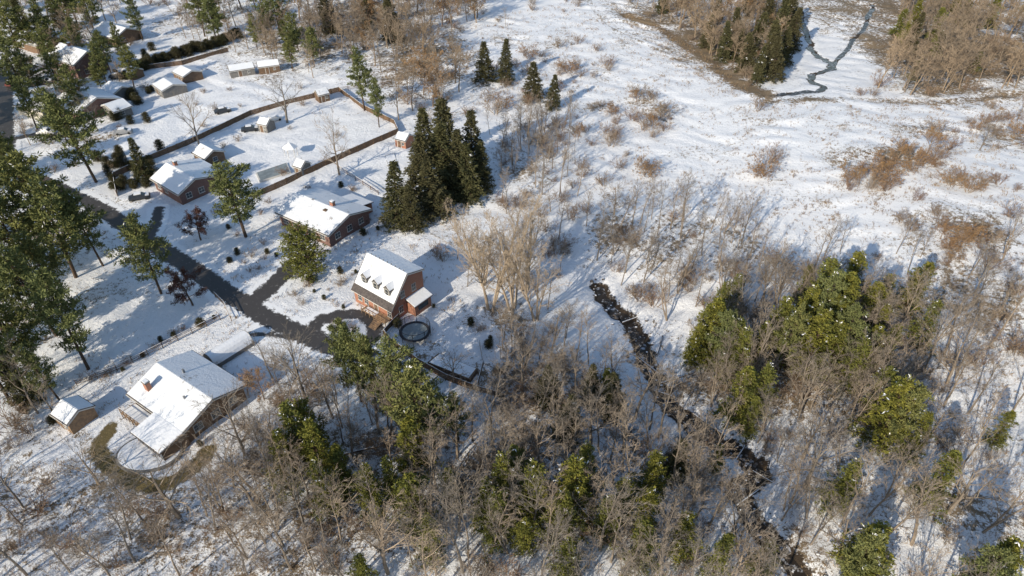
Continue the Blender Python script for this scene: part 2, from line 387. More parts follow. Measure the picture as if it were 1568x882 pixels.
def bare(name, h, kind, seed, mat, leaves=None):
    rng = random.Random(seed); mb = MB(); tips = []; RMIN[0] = .0165
    E = (0, 0, 0, 0, 1)
    if kind == 'far': RMIN[0] = .034
    if kind in ('forest', 'far'):
        START[0] = .33
        grow(mb, V(0, 0, -.3), V(0, 0, 1), h*.88, h*.015, 0, [(13, .85, .42, .03, 6), (6, .65, .48, .09, 3), (5, .65, .5, .05, 2), (3, .65, .62, .02, 1), E], rng, tips)
    elif kind == 'fork':
        START[0] = .28
        for k in range(2):
            a = rng.uniform(0, 6.28)
            grow(mb, V(0, 0, -.3), V(math.cos(a)*.22, math.sin(a)*.22, 1).normalized(), h*rng.uniform(.8, .92), h*.013, 0, [(9, .75, .40, .04, 6), (5, .65, .5, .1, 3), (4, .65, .5, .06, 2), (4, .65, .6, .02, 1), E], rng, tips)
    elif kind == 'slim':
        START[0] = .44
        grow(mb, V(0, 0, -.3), V(0, 0, 1), h*.95, h*.012, 0, [(11, .7, .29, .03, 6), (6, .65, .5, .12, 2), (4, .65, .5, .05, 2), (3, .6, .6, .02, 1), E], rng, tips)
    elif kind == 'spread':
        START[0] = .25
        grow(mb, V(0, 0, -.3), V(0, 0, 1), h*.75, h*.022, 0, [(11, 1.0, .62, .02, 5), (7, .65, .48, .06, 3), (5, .6, .5, .03, 2), (4, .6, .55, .0, 1), E], rng, tips)
    elif kind == 'clump':
        START[0] = .24; RMIN[0] = .021
        for k in range(4):
            a = k*1.57+rng.uniform(-.5, .5); s = rng.uniform(.10, .34)
            grow(mb, V(math.cos(a)*.5, math.sin(a)*.5, -.3), V(math.cos(a)*s, math.sin(a)*s, 1).normalized(), h*rng.uniform(.65, .95), h*.012, 0,
                 [(12, .65, .36, .04, 6), (6, .55, .52, .12, 3), (5, .6, .5, .06, 2), (3, .6, .6, .03, 1), E], rng, tips)
    elif kind == 'shrub':
        START[0] = .15; RMIN[0] = .015
        for k in range(9):
            a = rng.uniform(0, 6.28); s = rng.uniform(.2, .9)
            grow(mb, V(math.cos(a)*.25, math.sin(a)*.25, -.1), V(math.cos(a)*s, math.sin(a)*s, 1).normalized(), h*rng.uniform(.6, 1), h*.012, 0,
                 [(6, .65, .5, .03, 3), (5, .65, .5, .05, 2), (4, .6, .5, .02, 1), E], rng, tips)
    mats = [mat]
    if leaves:
        mats.append(leaves[0])
        for p, d in tips:
            if rng.random() < leaves[1]:
                for j in range(leaves[2]): leaf(mb, p+rnd_dir(rng)*.25, rnd_dir(rng), .2, .14, 1, rng)
    return mb.mesh(name, mats)
def leaf(mb, c, d, L, w, m, rng):
    s = d.cross(rnd_dir(rng))
    if s.length < 1e-3: return
    s = s.normalized()*w*.5; e = d*L
    i = len(mb.v); a = c; mid = c+e*.5; t = c+e
    mb.v += [(a.x, a.y, a.z), (mid.x+s.x, mid.y+s.y, mid.z+s.z), (t.x, t.y, t.z), (mid.x-s.x, mid.y-s.y, mid.z-s.z)]
    mb.f.append((i, i+1, i+2, i+3)); mb.m.append(m)
def conifer(name, h, seed, kind, needle):
    rng = random.Random(seed); mb = MB()
    lean = V(rng.uniform(-.05, .05), rng.uniform(-.05, .05), 1)
    if kind == 'pine': z0, rmax, dz, nb, tn = .26*h, h*.31, h*.047, 5, 14
    elif kind == 'hem': z0, rmax, dz, nb, tn = .08*h, h*.33, h*.044, 7, 11
    elif kind == 'spr': z0, rmax, dz, nb, tn = .08*h, h*.22, h*.034, 7, 9
    else: z0, rmax, dz, nb, tn = .05*h, h*.42, h*.045, 9, 10
    mb.tube(V(0, 0, -.3), lean*h*.5, h*.016, h*.010, 6); mb.tube(lean*h*.5, lean*h*.98, h*.010, h*.002, 5)
    z = z0; ph = rng.uniform(0, 6); sect = [rng.uniform(.62, 1.2) for _ in range(7)]
    while z < h*.985:
        t = (z-z0)/(h-z0)
        if kind == 'pine': prof = min(1.02, (.5+1.6*t if t < .3 else 1.0)*(1-max(0, t-.3)/.7)**.6+.07)*rng.uniform(.7, 1.12)
        elif kind == 'round': prof = math.sqrt(max(.02, 1-(2*t-.8)**2/1.5))
        elif kind == 'hem': prof = ((1-t)**.6*(.8+.2*math.sin(t*9+seed))+.07)*rng.uniform(.8, 1.1)
        else: prof = (1-t)**.85+.05
        n = max(3, int(nb*(.6+.4*prof)))
        for k in range(n):
            a = ph+6.2832*k/n+rng.uniform(-.4, .4)
            L = rmax*prof*rng.uniform(.6 if kind in ('pine', 'hem') else .72, 1.12)*(sect[int(a/6.2832*7) % 7] if kind in ('pine', 'hem') else 1)
            if rng.random() < (.16 if kind == 'pine' else .1): L *= .5
            el = {'pine': .12+.5*t, 'hem': .0+.6*t, 'spr': -.2+.5*t, 'round': .1+.8*t}[kind]+rng.uniform(-.14, .14)
            o = V(math.cos(a), math.sin(a), 0); side = V(-math.sin(a), math.cos(a), 0)
            b0 = lean*z
            end = b0+o*L*math.cos(el)+V(0, 0, L*math.sin(el))
            mb.tube(b0, end, .012*L+.02, .01, 3)
            nt_ = max(3, int(tn*L/rmax*(1.1 if kind == 'pine' else 1)))
            for j in range(nt_):
                s = .3+.7*(j+rng.random())/nt_
                wdt = L*.28*(1.2-s)*1.4 if kind != 'pine' else L*.24
                c = b0.lerp(end, s)+side*rng.uniform(-1, 1)*wdt+V(0, 0, rng.uniform(-.15, .2)-(0 if kind == 'pine' else .25*s*s*L*.3))
                sz = h*(.036 if kind == 'pine' else .036)
                nl = 13 if kind == 'pine' else 9
                snow = rng.random() < .02
                for q in range(nl):
                    d = rnd_dir(rng)
                    if kind == 'pine': d = (d+o*.4+V(0, 0, .5)).normalized()
                    elif kind == 'hem': d = (V(d.x, d.y, d.z*.7)+o*.5+V(0, 0, .15)).normalized()
                    else: d = (V(d.x, d.y, d.z*.45)+o*.6-V(0, 0, .1)).normalized()
                    leaf(mb, c+rnd_dir(rng)*sz*.4, d, sz*rng.uniform(.7, 1.25), sz*(.30 if kind == 'pine' else .38), 2 if (snow and q < 4) else 1, rng)
        ph += 1.1; z += dz*rng.uniform(.8, 1.2)*(1.15-.4*t)
    return mb.mesh(name, [M_BARKD, needle, M_SNOW])

LIB = {}
def lib(key, oname, meshes, h): LIB[key] = (oname, meshes, h)
lib('forest', 'bare_tree', [bare('bare_tree', 15, 'forest', s, M_BARK) for s in (1, 2, 3)]+[bare('bare_tree', 15, 'fork', s, M_BARK) for s in (4, 5)], 15)
lib('far', 'bare_tree', [bare('bare_tree', 13, 'far', s, M_BARKF) for s in (6, 7, 8)], 13)
lib('slim', 'bare_tree', [bare('slim_bare_tree', 14, 'slim', s, M_BARK) for s in (11, 12, 13, 14)], 14)
lib('spread', 'bare_spreading_tree', [bare('spreading_tree', 13, 'spread', s, M_BARK) for s in (21, 22, 23)], 12)
lib('clump', 'bare_cottonwood_tree', [bare('cottonwood', 20, 'clump', s, M_BARKP) for s in (31, 32)], 20)
lib('shrub', 'bare_shrub', [bare('bare_shrub', 3, 'shrub', s, M_SHRUB) for s in (41, 42, 43)], 3)
lib('dry', 'tree_with_dry_leaves', [bare('dry_leaf_tree', 8, 'spread', s, M_SHRUB, (M_DRY, .5, 2)) for s in (51, 52)], 8)
lib('red', 'dark_red_tree', [bare('dark_red_tree', 8, 'spread', s, M_BARKD, (M_REDL, 1, 3)) for s in (55,)], 8)
lib('dshrub', 'shrub_with_dry_leaves', [bare('dry_leaf_shrub', 3, 'shrub', s, M_SHRUB, (M_DRY, .4, 1)) for s in (61, 62)], 3)
lib('pine', 'white_pine_tree', [conifer('white_pine', 20, s, 'pine', M_PINE) for s in (71, 72, 73, 74)], 20)
lib('hem', 'hemlock_tree', [conifer('hemlock', 12, s, 'hem', M_HEM) for s in (81, 82, 83, 84)], 12)
lib('spr', 'spruce_tree', [conifer('spruce', 14, s, 'spr', M_SPR) for s in (91, 92, 93)], 14)
lib('round', 'round_evergreen_tree', [conifer('round_evergreen', 8, s, 'round', M_HEM) for s in (95,)], 8)
lib('eshrub', 'evergreen_shrub', [conifer('evergreen_shrub', 2.5, s, 'round', M_SPR) for s in (97, 98)], 2.5)

PLACED = []; EXCL = []
def put(kind, x, y, h, wide=1.0):
    nm, ms, h0 = LIB[kind]
    o = bpy.data.objects.new(nm, R.choice(ms)); scene.collection.objects.link(o)
    s = h/h0; o.location = (x, y, hz(x, y)-.05); o.rotation_euler = (R.uniform(-.07, .07), R.uniform(-.07, .07), R.uniform(0, 6.28))
    k = wide*R.uniform(.85, 1.2); o.scale = (s*k, s*k*R.uniform(.9, 1.1), s); PLACED.append((x, y))
    return o
def at(kind, u, v, h, frac=.55, wide=1.0):
    x, y = GT(u, v, h*frac); return put(kind, x, y, h, wide)
def inpoly(x, y, P):
    c = False; j = len(P)-1
    for i in range(len(P)):
        if (P[i][1] > y) != (P[j][1] > y) and x < (P[j][0]-P[i][0])*(y-P[i][1])/(P[j][1]-P[i][1])+P[i][0]: c = not c
        j = i
    return c
def scatter(poly, n, kinds, h0, h1, mind=2.2, wide=1.0):
    P = GL(poly); xs = [p[0] for p in P]; ys = [p[1] for p in P]; got = 0; tries = 0
    ks = [k for k, w in kinds for _ in range(w)]
    ph = R.uniform(0, 6)
    while got < n and tries < n*40:
        tries += 1
        x = R.uniform(min(xs), max(xs)); y = R.uniform(min(ys), max(ys))
        if not inpoly(x, y, P): continue
        if R.random() > .5+.5*math.sin(x*.21+ph+math.sin(y*.13)*2)*math.sin(y*.19+ph*2)+.25: continue
        if any(abs(x-a) < mind and (x-a)**2+(y-b_)**2 < mind*mind for a, b_ in PLACED): continue
        if any((x-a)**2+(y-b_)**2 < r*r for a, b_, r in EXCL): continue
        if look(CR, x, y) < 2.0: continue
        got += 1; k = R.choice(ks); h = R.uniform(h0, h1); w = wide
        if k in ('shrub', 'dshrub'): h = R.uniform(1.2, 3.8); w = 1.4
        if k == 'hem': h = R.uniform(6, 12)
        put(k, x, y, h, w)

for u, v, r in ((600,450,9),(500,335,12),(285,280,10),(285,600,12),(636,510,5),(690,560,6),(530,505,6),(350,525,5),(230,690,10),(170,660,6),(300,700,6),(1265,80,9),(1270,120,9),(1290,50,9),(985,520,4),(975,540,4),(1010,610,4),(955,490,4),(1005,580,4),(1145,715,4),(1150,765,4)):
    x, y = G(u, v); EXCL.append((x, y, r))

for u, v, h, w in ((112,195,22,1),(38,300,22,1.05),(75,340,20,1.05),(125,335,17,.95),(25,250,17,.95),(218,378,17,1),(358,298,16,1.1),(40,430,19,1),(90,480,19,1),(15,500,16,.95),(-50,420,22,1),(-40,530,20,1),(-60,330,22,1),(10,350,18,1),(60,395,16,.9),
                   (80,165,15,.9),(60,560,12,.8),
                   (550,112,17,.8),(575,150,13,.7),(15,95,18,1),(60,30,18,.9),(320,22,16,.9),(300,5,18,.9),(205,20,15,.9),(420,5,18,1),(35,150,14,.9),(150,90,13,.8),(75,70,14,.8),(10,40,18,1),(130,10,16,1),(175,60,13,.8),(110,55,14,.8),
                   (540,545,15,.85),(565,560,15,.85),(600,575,16,.95),(635,600,16,.95),(660,630,13,.9),(520,530,12,.8),(585,600,12,.8)): at('pine', u, v, h, .62, w)
for u, v, h in ((685,215,19),(645,255,16),(605,300,14),(720,225,17),(665,290,13),(715,265,13),(630,320,10),(735,255,12),(670,250,17),(700,250,16),(650,215,15),(742,95,12),(772,93,13),(817,125,11),(847,140,10),(212,245,11),(1215,45,14),(1190,70,15),(1200,35,16),(1175,25,15),(1160,50,13),(1215,20,14),(1190,90,13),(1150,80,12),(500,15,16),(560,10,15),(20,575,11),(870,640,9),(940,600,9),(905,590,8),(1040,700,8),(30,30,14),(80,10,15),(600,30,15),(1400,50,13),(1130,40,12),(1165,100,11),(1205,70,12),(840,590,8)):
    at('spr', u, v, h, .5, 1.2)
for u, v, h, w in ((450,675,13,1),(485,690,13,1),(430,705,11,.9),(500,745,10,1),(563,748,10,1),(635,765,11,1),(690,745,8,.9),(765,735,12,.9),(820,750,12,.95),(885,750,12,1),(860,795,10,1),(930,790,10,1),(985,835,9,1),(740,770,9,.9),(900,720,9,.9),(470,655,11,1),(520,720,9,1),(600,740,9,.9),(960,760,9,.9),
                   (1100,500,13,1),(1080,515,11,1),(1190,505,12,1),(1250,450,15,1),(1290,470,14,1),(1225,490,13,1),(1400,440,11,1.1),(1330,470,11,1),(1340,500,10,1),(1370,630,14,1.0),(1440,730,11,1),(1330,850,12,1.05),(1520,870,11,1.1),
                   (1100,850,9,1),(1170,860,8,1),(990,790,9,1),(1050,820,9,1),(870,860,9,1),(1480,20,10,1),(1250,530,13,1),(1120,530,11,1),(1065,530,9,1),(1300,430,12,1),(1420,500,10,1),(1280,540,11,1),(1160,530,10,1),(1320,560,11,1),(1270,500,12,1),(1350,450,9,1)): at('hem', u, v, h, .5, w)
for u, v, h, w in ((1265,480,16,.85),(1375,640,14,.8),(1320,860,13,.7),(1110,520,13,.75),(1500,880,12,.8),(1210,520,14,.75),(700,640,10,.7),(1300,520,13,.75)): at('pine', u, v, h, .5, w)
at('round', 465, 388, 10, .5)
for u, v, h in ((300,345,7),(285,440,8)): at('red', u, v, h, .5)
for u, v, h, w in ((305,222,15,.8),(440,188,13,1.1),(520,268,15,.8),(468,610,14,.8),(375,697,14,.8),(275,792,14,.9),(800,605,11,.8),(695,585,7,1),(380,75,11,.7),(150,740,9,.8),(85,640,8,.7),(700,700,12,.9),(905,680,13,.9),(1450,590,13,.9),(1500,230,8,1.2),(940,330,9,.9),(180,40,11,.8),(510,640,13,.7),(350,50,12,.7),(1230,700,12,.9),(120,130,10,.8),(150,200,10,.8)):
    at('spread', u, v, h, 0, w)
for u, v, h in ((752,474,21),(785,474,20),(820,488,17),(740,435,16),(805,445,18)): at('clump', u, v, h, 0, .95)
for u, v, h in ((405,612,6.5),(380,605,5),(1420,235,8),(1400,255,6),(1370,250,6),(1315,285,5),(1340,270,5),(1465,385,6),(1440,365,4.5),(1000,195,5),(975,155,4),(885,215,5),(125,80,6),(935,170,3)): at('dry', u, v, h, 0)
for u, v in ((920,165),(905,170),(940,175),(975,150),(1000,190),(1015,180),(985,200),(940,215),(935,225),(990,260),(1165,270),(1175,250),(885,105),(870,112),(810,90),(770,165),(745,155),(1340,280),(1300,290),(1320,265),(1390,240),(1450,380),(1470,370),(1440,350),(1480,360),(1460,400),(990,270),(945,190),(760,175),(1000,210),(670,395),(680,400),(1160,170),(925,285),(1360,280),(1300,275),(1410,250),(1500,370),(1430,330),(1380,340),(1350,260),(1380,230),(1330,290),(1430,245),(1450,230)):
    at(R.choice(['shrub', 'shrub', 'dshrub']), u, v, R.uniform(2, 4.4), 0, 1.3)
for u, v in ((540,425),(528,432),(516,440),(505,448),(495,456),(548,418),(560,408),(520,420),(470,440),(480,432),(385,395),(372,402),(392,410),(400,395),(412,388),(365,392),(380,415),(485,450),(455,455),(300,495),(285,505),(265,515),(250,525),(235,535),(220,545),(200,558),(185,566),(170,572),(155,578),(140,583),(590,425),(560,360),(575,350),(560,340),(590,340),(610,335),(530,475),(100,655),(80,650),(340,565),(310,680),
             (730,510),(742,505),(755,520),(720,500),(745,530),(610,500),(660,470),(480,300),(470,288),(520,285),(540,290),(340,225),(330,330),(350,350),(365,360),(400,330),(415,310),(530,500),(522,508),(540,506),(515,500),(310,500),(325,488),(270,512),(350,400),(405,375),(420,395),(550,440),(460,470)):
    at('eshrub' if R.random() < .45 else 'shrub', u+R.uniform(-4,4), v+R.uniform(-3,3), R.uniform(.7, 1.7), 0, 1.3)
for i in range(42):
    t = i/41; u = 205+ (370-205)*t; v = 110-(110-58)*t
    at('eshrub', u, v+R.uniform(-3, 3), R.uniform(2, 3.4), 0, 1.4)
for i in range(34): at('eshrub', R.uniform(150, 235), R.uniform(60, 190), R.uniform(1.5, 3), 0, 1.3)
for i in range(34): at('eshrub', R.uniform(150, 260), 290-(R.uniform(0, 60)), R.uniform(1.2, 2.8), 0, 1.3)
for i in range(30): at('shrub', R.uniform(30, 560), R.uniform(120, 300), R.uniform(1.0, 2.2), 0, 1.3)

scatter([(0,720),(110,720),(190,790),(260,800),(330,750),(400,720),(420,882),(420,980),(-160,980),(-160,680)], 60, [('forest',2),('slim',3),('shrub',4)], 8, 13, 1.8)
scatter([(0,600),(60,620),(60,700),(0,720),(-160,720),(-160,560)], 16, [('forest',2),('slim',2),('shrub',3)], 8, 13)
scatter([(380,670),(520,640),(700,665),(760,640),(900,605),(1010,610),(1100,730),(1160,882),(1220,980),(400,980)], 190, [('forest',6),('slim',5),('shrub',4),('hem',1)], 9, 14, 1.8)
scatter([(1050,480),(1180,440),(1420,470),(1568,500),(1750,520),(1750,980),(1300,980),(1210,800),(1190,700),(1080,620)], 160, [('forest',5),('slim',4),('shrub',5),('hem',1),('spread',1)], 8, 14, 1.9)
scatter([(1060,490),(1180,450),(1330,450),(1420,520),(1400,650),(1250,680),(1100,620)], 50, [('forest',4),('hem',2),('shrub',1)], 8, 13, 1.5)
scatter([(1030,560),(1100,600),(1200,680),(1250,820),(1130,800),(1040,700)], 22, [('forest',3),('slim',1),('hem',1),('shrub',2)], 8, 12, 1.6)
scatter([(890,340),(1000,325),(1090,335),(1180,400),(1180,480),(1060,520),(1010,470),(930,430)], 66, [('forest',3),('slim',4),('shrub',3)], 8, 12, 1.9)
scatter([(1180,400),(1250,370),(1400,400),(1420,470),(1180,460)], 18, [('slim',2),('shrub',3),('forest',1)], 6, 11, 2)
scatter([(750,200),(880,190),(900,320),(860,400),(760,330)], 72, [('forest',3),('slim',4),('shrub',4)], 7, 12, 1.7)
scatter([(650,420),(700,360),(870,380),(880,440),(840,480),(720,450)], 14, [('slim',3),('shrub',3)], 6, 10, 2)
scatter([(770,510),(860,500),(900,545),(960,590),(900,640),(760,625)], 46, [('forest',2),('slim',4),('shrub',4)], 6, 11, 1.6)
scatter([(480,90),(400,30),(560,-50),(740,-50),(750,30),(690,60),(720,190),(640,200),(600,190),(580,110)], 240, [('far',6),('slim',3),('shrub',3),('dry',1)], 9, 15, 2.0, 1.1)
scatter([(-100,-60),(400,-60),(400,40),(280,60),(215,0),(180,60),(40,40),(-100,60)], 160, [('far',6),('pine',3),('shrub',3)], 9, 16, 3, 1.15)
scatter([(280,60),(400,30),(500,80),(480,130),(400,90),(330,75)], 34, [('far',3),('slim',1),('pine',1)], 8, 13, 3)
scatter([(930,-60),(1240,-60),(1210,10),(1180,120),(1150,145),(1090,95),(1050,55),(970,15)], 320, [('far',8),('shrub',5),('spr',1),('dry',1)], 8, 14, 1.8, 1.2)
scatter([(1310,165),(1330,110),(1370,60),(1380,10),(1330,-60),(1800,-60),(1800,170)], 560, [('far',8),('shrub',4),('hem',1)], 8, 14, 1.8, 1.2)
scatter([(1490,200),(1800,180),(1800,330),(1540,310)], 32, [('slim',2),('shrub',4),('dshrub',1),('spread',1)], 5, 9)
scatter([(1280,300),(1500,180),(1568,180),(1568,420),(1440,430),(1300,350)], 26, [('shrub',3),('dshrub',1)], 5, 9)
scatter([(1420,430),(1568,390),(1800,400),(1800,520),(1440,500)], 36, [('slim',2),('shrub',4),('forest',1)], 6, 11)
scatter([(720,100),(900,60),(1040,180),(960,280),(860,200)], 44, [('shrub',1)], 2, 4)
scatter([(-160,130),(40,140),(40,420),(-160,700)], 14, [('pine',3),('forest',1)], 15, 20, 4)
scatter([(0,60),(200,60),(215,200),(0,240)], 44, [('far',3),('shrub',3),('pine',2)], 7, 13, 3)
scatter([(400,560),(500,575),(560,620),(500,650),(420,630)], 14, [('slim',2),('shrub',3)], 7, 11, 2)
scatter([(700,0),(900,-60),(920,0),(760,50)], 20, [('shrub',2),('slim',1)], 6, 9, 3)
scatter([(180,760),(260,770),(340,720),(400,650),(400,720),(330,770),(200,800)], 14, [('slim',1),('shrub',3)], 6, 10, 2)

# dry grass and weeds
mb = MB()
GR = [(GL(p), n) for p, n in (([(720,30),(880,0),(1060,110),(1160,165),(1050,330),(900,320),(880,190),(720,180)], 5500), ([(1160,165),(1568,170),(1568,480),(1200,420),(1050,330)], 6500),
      ([(930,0),(1000,30),(1080,85),(1150,150),(1120,160),(1000,80)], 3000), ([(380,640),(1000,600),(1200,882),(0,882),(0,720)], 6000), ([(1050,480),(1568,500),(1568,882),(1250,882)], 4500), ([(1310,150),(1568,60),(1568,170)], 2500), ([(120,640),(60,560),(380,480),(560,560),(400,650)], 900), ([(280,470),(420,330),(700,330),(720,600),(560,590)], 1100))]
for P, n in GR:
    xs = [p[0] for p in P]; ys = [p[1] for p in P]; k = 0
    while k < n:
        cx = R.uniform(min(xs), max(xs)); cy = R.uniform(min(ys), max(ys)); sp = R.uniform(.4, 2.2)
        for j in range(R.randint(1, 12)):
            x = cx+R.gauss(0, sp); y = cy+R.gauss(0, sp); k += 1
            if not inpoly(x, y, P) or look(CR, x, y) < .3: continue
            z = hz(x, y)-.05
            for q in range(4):
                d = V(R.gauss(0, .4), R.gauss(0, .4), 1).normalized()
                leaf(mb, V(x+R.gauss(0, .12), y+R.gauss(0, .12), z), d, R.uniform(.3, .85), .07, 0, R)
mb.obj("dry_grass", [M_GRASS])
mb = MB(); rr = random.Random(4)
for i in range(260):
    p = rr.choice(STREAM); x = p[0]+rr.gauss(0, 1.3); y = p[1]+rr.gauss(0, 1.3); s = rr.uniform(.12, .45); z = hz(x, y)
    top = V(x, y, z+s*.8)
    for k in range(6):
        t = 1.047*k; a = V(x+s*math.cos(t), y+s*.8*math.sin(t), z-.1); b_ = V(x+s*math.cos(t+1.047), y+s*.8*math.sin(t+1.047), z-.1)
        c = V(x+s*.6*math.cos(t), y+s*.5*math.sin(t), z+s*.6); d = V(x+s*.6*math.cos(t+1.047), y+s*.5*math.sin(t+1.047), z+s*.6)
        mb.poly([a, b_, d, c], 0); mb.poly([c, d, top], 1 if i % 2 else 0)
mb.obj("stream_stones", [M_ROCK, M_SNOW])

# ------------------------------------------------------------------ buildings
def frame(p1, p2):
    a = Vector(G(*p1)); b_ = Vector(G(*p2)); d = b_-a
    return a, d.length, math.atan2(d.y, d.x)
def win(mb, face, a, z, w, h, L, D):
    t = .07
    def bx(a0, a1, z0, z1, pr, m):
        if face == 'F': mb.box(a0, -pr, z0, a1, .02, z1, m)
        elif face == 'B': mb.box(a0, D-.02, z0, a1, D+pr, z1, m)
        elif face == 'R': mb.box(L-.02, a0, z0, L+pr, a1, z1, m)
        else: mb.box(-pr, a0, z0, .02, a1, z1, m)
    bx(a-w/2-t, a+w/2+t, z-t, z+h+t, .05, 0); bx(a-w/2, a+w/2, z, z+h, .065, 1)
    bx(a-.02, a+.02, z, z+h, .08, 0); bx(a-w/2, a+w/2, z+h/2-.02, z+h/2+.02, .083, 0)
    bx(a-w/2-.12, a+w/2+.12, z-t-.06, z-t, .14, 0)
def roof_slabs(mb, x0, x1, prof, thick, inset, m):
    for (ya, za), (yb, zb) in zip(prof[:-1], prof[1:]):
        nrm = Vector((0, -(zb-za), yb-ya)).normalized()*thick
        mb.prism([(x0+inset, ya, za), (x1-inset, ya, za), (x1-inset, yb, zb), (x0+inset, yb, zb)], nrm, m)
def house(name, p1, p2, D, prof, wall, base=-.6, over=.4, wins=(), chim=None, door=None, extra=None, L=None):
    a, L0, rot = frame(p1, p2); L = L or L0
    e = empty(name, (a.x, a.y, hz(a.x, a.y)), rot)
    w = MB()
    zf = prof[0][1]; zb = prof[-1][1]
    w.poly([(0,0,base),(L,0,base),(L,0,zf),(0,0,zf)]); w.poly([(L,D,base),(0,D,base),(0,D,zb),(L,D,zb)])
    w.poly([(0,D,base),(0,0,base)]+[(0,y,z) for y, z in prof]); w.poly([(L,0,base),(L,D,base)]+[(L,y,z) for y, z in reversed(prof)])
    w.obj("walls", [wall], e)
    pr = [list(p) for p in prof]
    s0 = (pr[1][1]-pr[0][1])/(pr[1][0]-pr[0][0]); pr[0] = [pr[0][0]-over, pr[0][1]-s0*over]
    s1 = (pr[-1][1]-pr[-2][1])/(pr[-1][0]-pr[-2][0]); pr[-1] = [pr[-1][0]+over, pr[-1][1]+s1*over]
    rf = MB(); roof_slabs(rf, -over, L+over, [(y, z+.02) for y, z in pr], .14, 0, 0)
    for x in (-over-.02, L+over-.04):
        for (ya, za), (yb, zb_) in zip(pr[:-1], pr[1:]): rf.prism([(x, ya, za-.10), (x+.06, ya, za-.10), (x+.06, yb, zb_-.10), (x, yb, zb_-.10)], (0, 0, .22), 1)
    rf.box(-over, pr[0][0]-.1, pr[0][1]-.06, L+over, pr[0][0]-.01, pr[0][1]+.08, 1)
    rf.obj("roof", [M_SHINGLE, M_WHITE], e)
    sn = MB(); roof_slabs(sn, -over, L+over, [(y+(.12 if i == 0 else (-.12 if i == len(pr)-1 else 0)), z+.165) for i, (y, z) in enumerate(pr)], .12, .14, 0)
    sn.obj("roof_snow", [M_RSNOW], e)
    wm = MB()
    for f, x, z, ww, hh in wins: win(wm, f, x, z, ww, hh, L, D)
    if door:
        x = door; wm.box(x-.6, -.06, 0, x+.6, .02, 2.25, 0); wm.box(x-.47, -.09, .05, x+.47, .02, 2.1, 2)
    if wm.v: wm.obj("windows_and_door", [M_WHITE, M_GLASS, M_TANSID], e)
    if chim:
        cx, cy, z0, z1 = chim; c = MB(); c.box(cx-.45, cy-.35, z0, cx+.45, cy+.35, z1, 0); c.box(cx-.53, cy-.43, z1, cx+.53, cy+.43, z1+.15, 1)
        c.box(cx-.42, cy-.32, z1+.15, cx+.42, cy+.32, z1+.3, 2); c.obj("chimney", [M_BRICK, M_GREYSID, M_SNOW], e)
    if extra: extra(e, L, D)
    return e

def cape_extra(e, L, D):
    sl = (8.0-3.0)/4.3
    d = MB()
    for cx in (L*.2, L*.5, L*.8):
        w = .72; y0 = 1.15; z0 = 3.0+sl*y0; zt = z0+1.45; zr = zt+.75
        yb = (zt-3.0)/sl; yr = (zr-3.0)/sl
        d.poly([(cx-w,y0,z0),(cx+w,y0,z0),(cx+w,y0,zt),(cx,y0,zr),(cx-w,y0,zt)], 0)
        d.poly([(cx-w,y0,z0),(cx-w,y0,zt),(cx-w,yb,zt)], 0); d.poly([(cx+w,y0,z0),(cx+w,yb,zt),(cx+w,y0,zt)], 0)
        o = .18
        for s in (-1, 1):
            d.prism([(cx+s*(w+o), y0-o, zt-.18), (cx, y0-o, zr), (cx, yr, zr), (cx+s*(w+o), yb, zt-.18)], (0, 0, .1), 1)
            d.prism([(cx+s*(w+o-.08), y0-o+.1, zt-.04), (cx, y0-o+.1, zr+.12), (cx, yr, zr+.12), (cx+s*(w+o-.08), yb, zt-.04)], (0, 0, .12), 2)
        d.box(cx-.45, y0-.05, z0+.15, cx+.45, y0+.02, zt-.02, 3); d.box(cx-.36, y0-.07, z0+.24, cx+.36, y0+.02, zt-.1, 4); d.box(cx-.36, y0-.09, z0+.72, cx+.36, y0, z0+.77, 3)
    d.obj("dormers", [M_GREYSID, M_SHINGLE, M_SNOW, M_WHITE, M_GLASS], e)
    k = MB(); 
    k.box(L*.35, -1.6, .75, L*.98, -.01, .87, 0)
    for x in np.arange(L*.35, L*.99, 1.0): k.box(x, -1.6, -.3, x+.1, -1.5, 1.8, 1)
    k.box(L*.35, -1.62, 1.75, L*.98+.1, -1.5, 1.83, 1); k.box(L*.35, -1.58, 1.25, L*.98, -1.54, 1.3, 1)
    for i in range(7): k.box(L*.72, -1.62-.3*(i+1), .75-.13*(i+1), L*.9, -1.62-.3*i, .83-.13*(i+1), 0)
    k.box(L*.4, -1.45, .88, L*.68, -.3, .95, 2)
    k.obj("front_deck", [M_WOODL, M_WOODL, M_SNOW], e)
    b_ = MB(); b_.box(L+.01, D*.45, -.5, L+2.0, D*.95, 2.3, 0)
    b_.prism([(L+.01, D*.45-.25, 3.0), (L+2.3, D*.45-.25, 2.3), (L+2.3, D*.95+.25, 2.3), (L+.01, D*.95+.25, 3.0)], (0, 0, .1), 1)
    b_.prism([(L+.05, D*.45-.2, 3.11), (L+2.25, D*.45-.2, 2.42), (L+2.25, D*.95+.2, 2.42), (L+.05, D*.95+.2, 3.11)], (0, 0, .14), 2)
    b_.box(L+2.0, D*.55, .9, L+2.06, D*.85, 1.9, 3)
    b_.obj("side_bay", [M_BRICK, M_SHINGLE, M_SNOW, M_GLASS], e)
    v = MB()
    for x in np.linspace(.8, L-.8, 9): v.box(x, 4.38, 7.9, x+.12, 4.5, 8.55, 0)
    v.obj("roof_ridge_vents", [M_METAL], e)
Lc = (Vector(G(543,457))-Vector(G(603,492))).length
